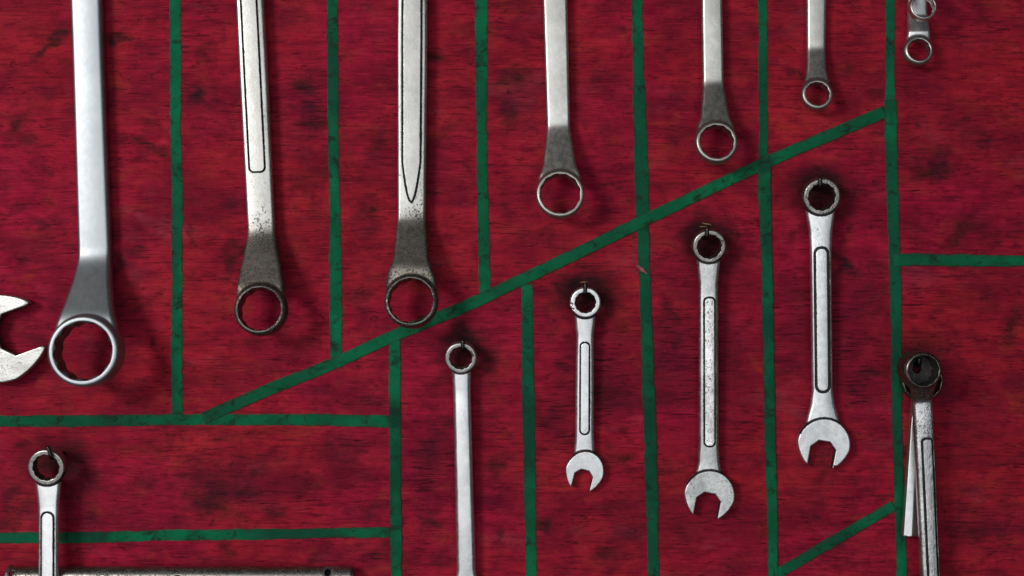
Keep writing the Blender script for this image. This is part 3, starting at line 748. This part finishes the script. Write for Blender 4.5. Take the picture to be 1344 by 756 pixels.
def combo_wrench(label, ring, R, hr, hring, T, jaw, hjaw, t, mat, widths, panel=None, jawp=None, name='combination_wrench', group=None,
                 ringpat_shade=0.5, dirt=0.0, vox=1.0, proud=3.0, crown=1.6, er=4.5, rot=0.1, ringmat=None, jawmat=None, tj=None, nick=(), chip=None, crease=1.0, rt=9.0, panelmat=None):
    """ring at the top on the hook, handle down, open jaw at the bottom.
    widths: (fraction ring->jaw, width); jawp: Ra, Rb, width, throat, slot angle"""
    Rg = W(*ring, hring); J = W(*jaw, hjaw)
    f_r = 1 - hring / DIST; f_j = 1 - hjaw / DIST
    ez = (Rg - J).normalized(); ex = YW.cross(ez).normalized(); ey = ez.cross(ex)
    L = (Rg - J).length / S
    R *= f_r; hr *= f_r
    zt = np.array([p[0] * L for p in widths]); wt = np.array([p[1] for p in widths]) * (f_r + f_j) / 2
    gw = smooth_table(zt, wt, 7, -10, L + 60)
    gy = smooth_table([-R, R * .6, R * 2.2, L], [proud * .5, proud * .5, proud, proud], 6, -R, L + 60)
    tj = tj or t * 1.22
    Ra, Rb, wj, a0, ang = jawp or (1, 1, 1, 1, 0)
    ca, sa = math.cos(math.radians(ang)), math.sin(math.radians(ang))
    if panel: p0, p1, phw, pr, pdx = panel['s0'] * L, panel['s1'] * L, panel['hw'] * f_r, panel['r'], panel.get('dx', 0)
    def jab(x, z):
        s = -z - L
        return s * ca - x * sa, x * ca + s * sa     # slot axis tilted towards -x for positive angle
    def f(x, y, z):
        s = -z
        w = np.interp(s, *gw); yc = np.interp(s, *gy)
        bulge = crown * np.minimum((2 * x / w) ** 2, 1.2)
        body = rbox(np.abs(x) - w / 2, np.abs(y - yc) + bulge - t / 2, er)
        body = np.maximum(np.maximum(body, -s), s - L - (0 if jawp else 50))
        if panel:
            d = capsule_box(x - pdx, s, phw, p0, p1, pr)
            g = np.minimum(panel['gw'] - np.abs(d), body + panel['gd'])
            if panel.get('sink'): g = np.maximum(g, np.minimum(-d, body + panel['sink']))
            body = np.where(y < yc, smax(body, g, 0.5), body)
        u = smin(body, ring_outer(x, y, z, R, T, 2.3, rt), 2.2)
        if jawp:
            a, b = jab(x, z)
            jo, sl = jaw_sdf(a, b, Ra, Rb, wj, a0)
            jw = rbox(smax(jo, -sl, 1.6), np.abs(y - proud) - tj / 2, 1.6)
            u = np.minimum(smin(u, jw, 1.2), 1e3)
            u = smax(u, -np.maximum(sl, -a + a0), 0.8)
            if chip: u = np.maximum(u, chip[2] - np.sqrt((x - chip[0]) ** 2 + (s - L - chip[1]) ** 2 + (y + 3) ** 2))
        for (nx, nz, nr) in nick:
            u = np.maximum(u, nr - np.sqrt((x - nx) ** 2 + (z - nz) ** 2 + (y + T / 2) ** 2))
        return smax(u, -ring_hole(x, y, z, hr, T, hr * 1.05, rot, rt), 0.7)
    wm = max(R, Rb if jawp else 0, wt.max() / 2) + 5
    ylo = -max(T, tj) / 2 - 3 - R * .2; yhi = proud + max(tj, t, T) / 2 + 3 + R * .2
    zbot = -(L + (Ra * 1.1 + 4 if jawp else 52))
    V, Q, N = surface(f, (-wm, ylo, zbot), (wm, yhi, R + 4), vox)
    x, y, z = V.T; s = -z
    rad = np.hypot(x, z)
    grime_shade = 0.45 * (rad < hr * 1.15) * (np.abs(y) < T * 0.38)  # bore shade painted into the colour
    grime_shade = np.maximum(grime_shade, 1.1 * crease * (1 - sstep(0.6, 3.0, np.abs(rad - R - 0.8))) * (z < -R * .3) * (y < proud * .6))
    pat = np.maximum(ringpat_shade * (1 - sstep(R * 1.0, R * 1.10, rad)), .9 * (rad < hr * 1.15) * (np.abs(y) < T * 0.40))  # ring oxide, plus painted rim and bore shade
    if panel:
        d = np.abs(capsule_box(x - pdx, s, phw, p0, p1, pr))
        grime_shade = np.maximum(grime_shade, np.where(y < proud, 1.25 * (1 - sstep(panel['gw'] * .5, panel['gw'] + 1.3, d)), 0) * panel.get('ink', 1.0) * np.where(x > 0, 1.15, .85) * (.62 + .7 * fbm(s / 22 + R, x * 0 + 3, 3)))
    if jawp:
        a, b = jab(x, z); jo, sl = jaw_sdf(a, b, Ra, Rb, wj, a0)
        grime_shade = np.maximum(grime_shade, 1.1 * crease * (1 - sstep(0.5, 2.6, np.abs(jo - 0.6))) * (s < L - Ra * .45) * (y < proud))
        grime_shade = np.maximum(grime_shade, 0.8 * (sl < 1.2) * (np.abs(y - proud) < tj * .38))
    if dirt:
        edge = np.abs(x) / (np.interp(s, *gw) / 2)
        grime_shade = np.maximum(grime_shade, dirt * (0.25 + 0.55 * sstep(0.55, 1.0, edge)))  # edge grime, also painting shade into the rounded handle sides
    root = empty(name, (0, 0, 0), label, 'wrench', group)
    root.matrix_world = frame(ex, ey, ez, Rg)
    prts = [('ring_end', ringmat or mat, lambda x, y, z: np.hypot(x, z) < R * 1.03)]
    if jawp: prts.append(('open_jaw', jawmat or mat, lambda x, y, z: (jaw_sdf(*jab(x, z), Ra, Rb, wj, a0)[0] < 0.9)))
    if panel: prts.append(('grip_panel', panelmat or mat, lambda x, y, z: (capsule_box(x - pdx, -z, phw, p0, p1, pr) < 0) & (y < proud - t * .2)))
    prts.append(('handle', mat, None))
    emit(root, V, Q, N, prts, {'grime_shade': grime_shade, 'patina_shade': pat, 'pits': np.ones(len(V))})
    return root, dict(R=R, hr=hr, T=T)

# ------------------------------------------------------------------ bent nails used as hooks
def tube_mesh(path, radii, seg=14):
    P = [Vector(p) for p in path]
    V = []; F = []
    up = Vector((1, 0, 0))
    for i, p in enumerate(P):
        d = (P[min(i + 1, len(P) - 1)] - P[max(i - 1, 0)]).normalized()
        a = (up - d * up.dot(d)).normalized(); b = d.cross(a)
        for k in range(seg):
            th = 2 * math.pi * k / seg
            V.append(p + (a * math.cos(th) + b * math.sin(th)) * radii[i])
    for i in range(len(P) - 1):
        for k in range(seg):
            F.append((i * seg + k, i * seg + (k + 1) % seg, (i + 1) * seg + (k + 1) % seg, (i + 1) * seg + k))
    F.append(tuple(range(seg - 1, -1, -1))); F.append(tuple((len(P) - 1) * seg + k for k in range(seg)))
    return V, F

def nail_hook(label, px, py, hfront, upl, lean=0.0, r=2.6, group='bent nails that carry the wrenches', sag=0.0):
    """bent nail: out of the board under the ring, turned up in front of it. (px, py): photo place of the bend"""
    b = W(px, py, hfront)
    base = Vector((b.x / S, 10, b.z / S + 1.5))
    end = Vector((b.x / S, -hfront, b.z / S))
    rb = 4.5
    path = [base, Vector((base.x, 0, base.z)), end + Vector((0, rb, 0))]
    for i in range(1, 8):
        a = i / 7 * math.radians(84)
        path.append(end + Vector((lean * 0.1 * i, rb - rb * math.sin(a), rb - rb * math.cos(a))))
    last = path[-1]
    for i in range(1, 4):
        path.append(last + Vector((lean * i / 3 * upl * .5, -0.25 * i, upl * i / 3)))
    last = path[-1]
    path += [last + Vector((0, 0, r * .35)), last + Vector((0, 0, r * .5))]
    rad = [r] * (len(path) - 2) + [r * .72, r * .3]
    V, F = tube_mesh(path, rad)
    O = Vector((base.x, 0, base.z))
    o = mesh_obj('bent_nail', [(v - O) * S for v in V], F, M_NAIL)
    o.location = O * S
    tag(o, label, 'nail', group)
    return o

# ------------------------------------------------------------------ ring wrenches, upper row
GR = 'ring wrenches hanging in the upper row'
ring_spanner('largest ring wrench with plain satin grey handle, at the far left of the board', (114, 461), 46.5, 34.6, 62, 34,
    [(114, 0, 40), (125, 325, 42.5)], 12, 18, (125.5, 341), 800, M_SATIN, group=GR, rimr=39.2, rim_round=4.5, er=5, crown=1.2, rot=.12, vox=1.15, bs=24, rt=-4,
    neckw=[(0, 1.84), (.67, 1.74), (1.31, 1.38), (1.96, 1.1)])
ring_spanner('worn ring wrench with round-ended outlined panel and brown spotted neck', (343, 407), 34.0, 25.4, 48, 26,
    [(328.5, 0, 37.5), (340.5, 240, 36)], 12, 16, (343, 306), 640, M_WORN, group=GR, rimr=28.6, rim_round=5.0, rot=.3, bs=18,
    panel=dict(z0=79, w=.56, end='r', r=6.0, gw=.75, gd=2.0, dx=-.6), patina_shade=[(-14, 26, .95)], dirt=.33, rimdirt_shade=.25, ringmat=M_DARK, neckw=[(0, 1.9), (.94, 1.82), (1.68, 1.54), (2.5, 1.22)])
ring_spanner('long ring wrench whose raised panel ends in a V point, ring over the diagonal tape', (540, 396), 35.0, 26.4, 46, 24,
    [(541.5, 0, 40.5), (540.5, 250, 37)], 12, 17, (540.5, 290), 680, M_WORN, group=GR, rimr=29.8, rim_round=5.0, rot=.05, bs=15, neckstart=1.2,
    panel=dict(z0=24, w=.63, end='v', vl=52, gw=.85, gd=1.8, ink=.95), patina_shade=[(-14, 24, .9)], dirt=.33, rimdirt_shade=.35, ringmat=M_DARK, neckw=[(0, 1.9), (.8, 1.86), (1.17, 1.64), (1.6, 1.32), (2.46, 1.19)])
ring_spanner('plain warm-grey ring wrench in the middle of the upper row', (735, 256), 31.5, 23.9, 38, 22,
    [(728.5, 0, 32.5), (732.5, 150, 31)], 10, 14, (733, 169), 540, M_NICKEL, group=GR, rimr=26.4, rot=.2, bs=11, patina_shade=[(-8, 12, .5)], dirt=.04, rimdirt_shade=.6)
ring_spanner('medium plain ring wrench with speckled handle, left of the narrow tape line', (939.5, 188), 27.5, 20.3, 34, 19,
    [(934, 0, 27.5), (935.5, 95, 28)], 10, 13, (935.7, 111), 450, M_NICKEL, group=GR, rimr=22.4, rot=.1, bs=10, patina_shade=[(-8, 10, .55)], dirt=.05, rimdirt_shade=.65)
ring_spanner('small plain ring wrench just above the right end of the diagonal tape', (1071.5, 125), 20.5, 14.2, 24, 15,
    [(1071, 0, 26), (1070.8, 55, 25)], 9, 11, (1070.8, 66), 360, M_NICKEL, group=GR, rimr=15.6, rot=.1, bs=8, patina_shade=[(-6, 8, .6)], dirt=.05, rimdirt_shade=.65, vox=.9,
    neckw=[(0, 1.8), (.7, 1.7), (1.2, 1.46), (1.8, 1.3)])
ring_spanner('rear small ring wrench of the overlapping pair at the upper right, dark glossy ring', (1204.5, 67.5), 19.5, 13.2, 20, 15,
    [(1203.5, -60, 25), (1204, 8, 26)], 7, 10, (1204, 22), 300, M_CHROME, group='small ring wrenches overlapping at the upper right', rimr=15.5, rot=.1, vox=.9, rim_round=5, rimdirt_shade=.9,
    neckw=[(0, 1.66), (.6, 1.62), (1.0, 1.60), (1.35, 1.5)], neckstart=1.3, bs=3.5)
ring_spanner('front small ring wrench of the overlapping pair, cut off by the top edge', (1210.5, 10.5), 17.8, 13.6, 48, 13,
    [(1210, -120, 21), (1210, -46, 21)], 34, 9, (1210, -36), 260, M_NICKEL, group='small ring wrenches overlapping at the upper right', rimr=15.4, rot=.1, vox=.9)

# ------------------------------------------------------------------ combination wrenches hung on bent nails
GC = 'combination wrenches hanging from bent nails'
HK = {}
_, HK['H'] = combo_wrench('combination wrench with smooth panel-free handle running off the bottom edge', (605, 468.5), 20.8, 13.7, 22, 15, (613, 800), 14, 11, M_CHROME,
    [(0, 27), (.08, 25), (.16, 24), (.6, 25), (.85, 26), (.93, 36), (1, 44)], jawp=(31, 29, 28, -6, 12), ringpat_shade=.75, group=GC, crown=2.2, er=5, nick=((14.5, 2, 2.2), (13, 6, 1.6)), crease=.7)
_, HK['I'] = combo_wrench('shortest combination wrench, bright with a slim outlined panel, hanging mid-board', (768, 396.5), 20.2, 12.7, 22, 14, (767, 620), 10, 10, M_CHROME,
    [(0, 30), (.10, 28), (.2, 23.5), (.5, 25), (.78, 25.5), (.88, 28), (.94, 35), (1, 40)],
    panel=dict(s0=.235, s1=.775, hw=6.2, r=5.8, gw=.6, gd=1.5), jawp=(28.5, 25, 23.5, -3, 14), ringpat_shade=.15, rt=3.0, dirt=.32, group=GC, nick=((-18.5, -3, 2.6), (-16.5, -9, 2.0)))
_, HK['J'] = combo_wrench('middle combination wrench with mottled embossed panel and grey-marked jaw', (930, 322.5), 22, 14.6, 24, 15, (930.5, 651), 11, 12, M_MOTTLE,
    [(0, 34), (.08, 30), (.15, 25.5), (.5, 26), (.8, 27), (.87, 30), (.92, 37), (1, 48)],
    panel=dict(s0=.205, s1=.80, hw=7.2, r=6.0, gw=.7, gd=1.6, dx=.8), panelmat=M_EMBOSS, jawp=(34, 33, 31, -4, 11), ringpat_shade=.15, ringmat=M_DARK, group=GC, dirt=.45, nick=((16.5, 5, 1.8),))
_, HK['K'] = combo_wrench('tallest combination wrench with thick black outlined panel, below the small ring wrench', (1077, 257.5), 24.3, 16.3, 26, 16, (1080.5, 584), 11, 12, M_CHROME,
    [(0, 42), (.07, 38), (.14, 31), (.22, 28.5), (.5, 28), (.78, 28.5), (.84, 33), (.9, 44), (1, 54)],
    panel=dict(s0=.205, s1=.785, hw=9.0, r=8.6, gw=1.5, gd=2.4), jawp=(35, 34.5, 32.5, -5, 11), ringpat_shade=.25, ringmat=M_DARK, group=GC, dirt=.38, chip=(15, 30, 3.5))
_, HK['L'] = combo_wrench('combination wrench at the lower left hanging in front of the steel tube', (63, 612), 24, 15.8, 32, 16, (62, 980), 46, 11, M_CHROME,
    [(0, 38), (.07, 33), (.13, 28.5), (.2, 27), (.6, 27.5), (.85, 28), (.92, 40), (1, 52)],
    panel=dict(s0=.165, s1=.82, hw=8.2, r=7.6, gw=.9, gd=1.8), jawp=(34, 33, 31, -4, 11), ringpat_shade=.0, ringmat=M_DARK, group=GC, dirt=.3)

# nails: the bend sits just below the top of each ring hole
nail_hook('bent nail carrying the panel-free combination wrench', 607.5, 459.5, 36, 8, 0.0)
nail_hook('bent nail carrying the shortest combination wrench', 768, 387.5, 35, 11, 0.05)
nail_hook('bent nail carrying the mottled combination wrench', 928, 312, 38, 8, 0.05)
nail_hook('bent nail carrying the tallest combination wrench', 1076.5, 246, 40, 8, 0.0)
nail_hook('bent nail carrying the combination wrench at the lower left', 67, 602, 46, 11, -.55)

# ------------------------------------------------------------------ open-ended wrench entering at the left edge
def open_wrench():
    jc = W(3.5, 443, 14)
    ang = math.radians(20)
    Ra, Rb, wj, a0 = 66, 58, 55, -4
    ez = Vector((-1, 0, math.tan(math.radians(-4)))).normalized()   # handle runs to the left
    ex = YW.cross(ez).normalized(); ey = ez.cross(ex)
    t = 15
    L = 330
    ca, sa = math.cos(math.radians(-16)), math.sin(math.radians(-16))
    def jab(x, z):
        s = -z
        return s * ca - x * sa, x * ca + s * sa
    gw = smooth_table([-80, 0, 40, 60, 90, 330], [80, 80, 66, 48, 40, 38], 10, -80, 420)
    def f(x, y, z):
        w = np.interp(z, *gw)
        body = rbox(np.abs(x) - w / 2, np.abs(y) + 1.2 * np.minimum((2 * x / w) ** 2, 1.2) - t * .38, 4)
        body = np.maximum(np.maximum(body, -z), z - L)
        a, b = jab(x, z)
        jo, sl = jaw_sdf(a, b, Ra, Rb, wj, a0)
        a2, b2 = -(z - L), x
        jo2, sl2 = jaw_sdf(-a2 * .97 + b2 * .2, b2 * .97 + a2 * .2, 58, 50, 46, -4)
        jw = rbox(smax(jo, -sl, 10.0), np.abs(y) - t / 2, 2.2)
        jw2 = rbox(smax(jo2, -sl2, 2.5), np.abs(y) - t / 2, 2.2)
        u = smin(smin(body, jw, 2), jw2, 2)
        u = smax(u, -np.maximum(sl, a0 - a), 1.0)
        return smax(u, -sl2, 1.0)
    V, Q, N = surface(f, (-66, -12, -76), (66, 12, L + 66), 1.3)
    a, b = jab(V[:, 0], V[:, 2]); jo, sl = jaw_sdf(a, b, Ra, Rb, wj, a0)
    gr = np.maximum(.8 * (sl < 1.3) * (np.abs(V[:, 1]) < t * .36), 0.12 + .32 * sstep(30, 62, a))
    root = empty('open_end_wrench', (0, 0, 0), 'large open-ended wrench, only its pale worn jaw showing at the left edge', 'wrench')
    root.matrix_world = frame(ex, ey, ez, jc)
    emit(root, V, Q, N, [('open_jaw', M_MOTTLE, lambda x, y, z: jaw_sdf(*jab(x, z), Ra, Rb, wj, a0)[0] < 1), ('handle', M_MOTTLE, None)], {'grime_shade': gr, 'patina_shade': np.full(len(V), .42), 'pits': np.ones(len(V))})
open_wrench()

# ------------------------------------------------------------------ steel tube along the bottom edge
def steel_tube():
    r = 14.0; x0, x1 = 12, 462
    c = W((x0 + x1) / 2, 757.5, r + 1); hl = (x1 - x0) / 2 * (1 - r / DIST)
    cx = (x0 + x1) / 2
    def f(x, y, z):
        rad = np.sqrt(y * y + z * z)
        rr = r + 1.8 * (1 - sstep(3, 6, x + hl)) + 0.35 * (vnoise(x / 30 + 4, np.arctan2(z, y) * 1.5 + 8) - .5)
        d = np.maximum(rad - rr, np.abs(x) - hl)
        d = smax(d, -(rad - r + 3.5), .8)
        for (hx, hr_, side) in ((22, 3.4, 4.0), (430, 4.0, 5.0)):
            q = np.sqrt((x - (hx - cx)) ** 2 + (z - side - 3) ** 2) - hr_
            d = smax(d, -np.maximum(q, y), .7)
        q = np.sqrt((x - (237 - cx)) ** 2 + (z + 4.0) ** 2) - 9
        d = smax(d, -np.maximum(q, y), 1.4)
        # flattened hexagon end
        return d
    V, Q, N = surface(f, (-hl - 3, -r - 4, -r - 4), (hl + 3, r + 4, r + 4), 1.1)
    edge = sstep(hl - 42, hl - 30, V[:, 0]) * (1 - sstep(hl - 24, hl - 20, V[:, 0]))
    gr = 0.08 + .30 * fbm(V[:, 0] / 40 + 3, V[:, 2] / 12, 3) + .25 * edge
    root = mesh_obj('steel_tube', V * S, Q, M_DARK, None, N, {'grime_shade': gr, 'patina_shade': np.full(len(V), .3), 'pits': np.ones(len(V))})
    root.location = c
    tag(root, 'dark worn steel tube with drilled holes lying level along the bottom edge', 'tube')
steel_tube()

# ------------------------------------------------------------------ the pair of tools sharing one nail at the right
def rear_tool():
    """flat ridged wrench behind: ring on the nail, square-cut shank"""
    Rg = W(1209, 499, 12); J = W(1199.5, 703, 12)
    ez = (Rg - J).normalized(); ex = YW.cross(ez).normalized(); ey = ez.cross(ex)
    L = (Rg - J).length / S; R = 27.6; hr = 22; T = 15
    def f(x, y, z):
        s = -z
        w = np.interp(s, [0, 30, 60, L], [28, 22, 25, 31])
        xr = x + w / 2
        top = np.where(xr < w * .33, (w * .33 - xr) * .14, (xr - w * .33) * .26)
        body = rbox(np.abs(x) - w / 2, np.abs(y + 1) + top - 7, 1.2)
        body = np.maximum(np.maximum(body, -s), s - L)
        u = smin(body, ring_outer(x, y, z, R, T, 4), 2.5)
        return smax(u, -ring_hole(x, y, z, hr, T, hr * 1.1, .1), .7)
    V, Q, N = surface(f, (-R - 4, -14, -L - 4), (R + 4, 14, R + 4), 1.0)
    rad = np.hypot(V[:, 0], V[:, 2])
    pat = .9 * (1 - sstep(R, R * 1.15, rad))
    root = empty('ring_wrench', (0, 0, 0), 'short ring wrench with bright ridged shank hanging behind the dark-ringed wrench', 'wrench', 'tools sharing a nail at the right')
    root.matrix_world = frame(ex, ey, ez, Rg)
    emit(root, V, Q, N, [('ring_end', M_DARK, lambda x, y, z: np.hypot(x, z) < R * 1.03), ('shank', M_CHROME, None)], {'grime_shade': np.zeros(len(V)), 'patina_shade': pat, 'pits': np.ones(len(V))})
rear_tool()
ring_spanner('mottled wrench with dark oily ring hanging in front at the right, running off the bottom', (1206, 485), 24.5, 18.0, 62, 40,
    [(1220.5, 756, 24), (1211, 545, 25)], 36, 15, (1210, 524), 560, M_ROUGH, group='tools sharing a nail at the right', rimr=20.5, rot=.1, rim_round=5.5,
    panel=dict(z0=50, w=.56, end='r', r=4.5, gw=1.0, gd=2.4, dx=-2.2), patina_shade=[(-3, 4, 1.0)], dirt=.22, rimdirt_shade=1.0, ringmat=M_DARK, socket=(8.0, 5.5), rt=0,
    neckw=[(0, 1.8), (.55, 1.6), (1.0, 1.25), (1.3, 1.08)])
nail_hook('thick bent nail carrying the pair of tools at the right', 1206, 479, 66, 4, 0, r=3.6)

# ------------------------------------------------------------------ small marks
def scrap():
    pts = [(-9, 0, 8), (-4, 1.8, 2), (0, 2.6, -1), (5, 3.0, -6), (9, 2.0, -9)]
    wd = [2.0, 4.2, 4.6, 3.4, 1.0]
    V = []; F = []
    for lay in (0, .6):
        for i, (z, h, x) in enumerate(pts):
            jig = 1.2 * math.sin(i * 2.4)
            V += [((-x - wd[i] * .6) * S, -(h + lay) * S, (-z + jig - wd[i] * .5) * S), ((-x) * S, -(h + lay + 1.8) * S, (-z) * S), ((-x + wd[i] * .6) * S, -(h + lay + .2) * S, (-z - jig * .6 + wd[i] * .5) * S)]
    n = len(pts)
    for lay in (0, 1):
        for i in range(n - 1):
            for j in (0, 1):
                a = lay * n * 3 + i * 3 + j
                q = (a, a + 1, a + 4, a + 3)
                F.append(q if lay else q[::-1])
    for i in range(n - 1):
        for j in (0, 2):
            a = i * 3 + j; F.append((a, a + 3, a + 3 + n * 3, a + n * 3))
    for i in (0, n - 1):
        for j in (0, 1):
            a = i * 3 + j; F.append((a, a + 1, a + 1 + n * 3, a + n * 3))
    o = mesh_obj('paper_scrap', V, F, M_LINT)
    o.location = W(842, 354, 1.2)
    o.rotation_euler = (0, math.radians(-8), 0)
    o.scale = (.72, .72, .72)
    tag(o, 'tiny torn pinkish scrap with a fibre stuck on the tape below the crossing', 'scrap')
    path = [Vector((-17 + 12 * t, -1.5 - 1.5 * math.sin(math.pi * t), 2 - 13 * t ** 1.6)) for t in np.linspace(0, 1, 9)]
    V, F = tube_mesh(path, [.45] * 9, 6)
    mesh_obj('fibre', [v * S for v in V], F, M_LINT, o)
scrap()

def scratch(px, py, pts, seed):
    V = []; n = len(pts)
    for i, (x, y, w) in enumerate(pts):
        for q in (-1, 1): V.append(((px + x - 672) * S, -0.22 * S, (378 - py - y - q * w) * S))
    F = [(2 * i, 2 * i + 1, 2 * i + 3, 2 * i + 2)[::-1] for i in range(n - 1)]
    mesh_obj('scratch', V, F, M_WOOD, board)
scratch(767, 370, [(-6, .5, .2), (-3, .3, .6), (0, 0, .9), (2, .6, .5), (4, -.2, .2)], 1)
scratch(925, 293.5, [(-4, -1.2, .2), (0, 0, .8), (4, .6, .9), (9, 1.8, .2)], 2)
scratch(922, 297, [(-5, 0, .2), (-1, .4, .7), (3, .2, .5), (6, 1, .2)], 3)
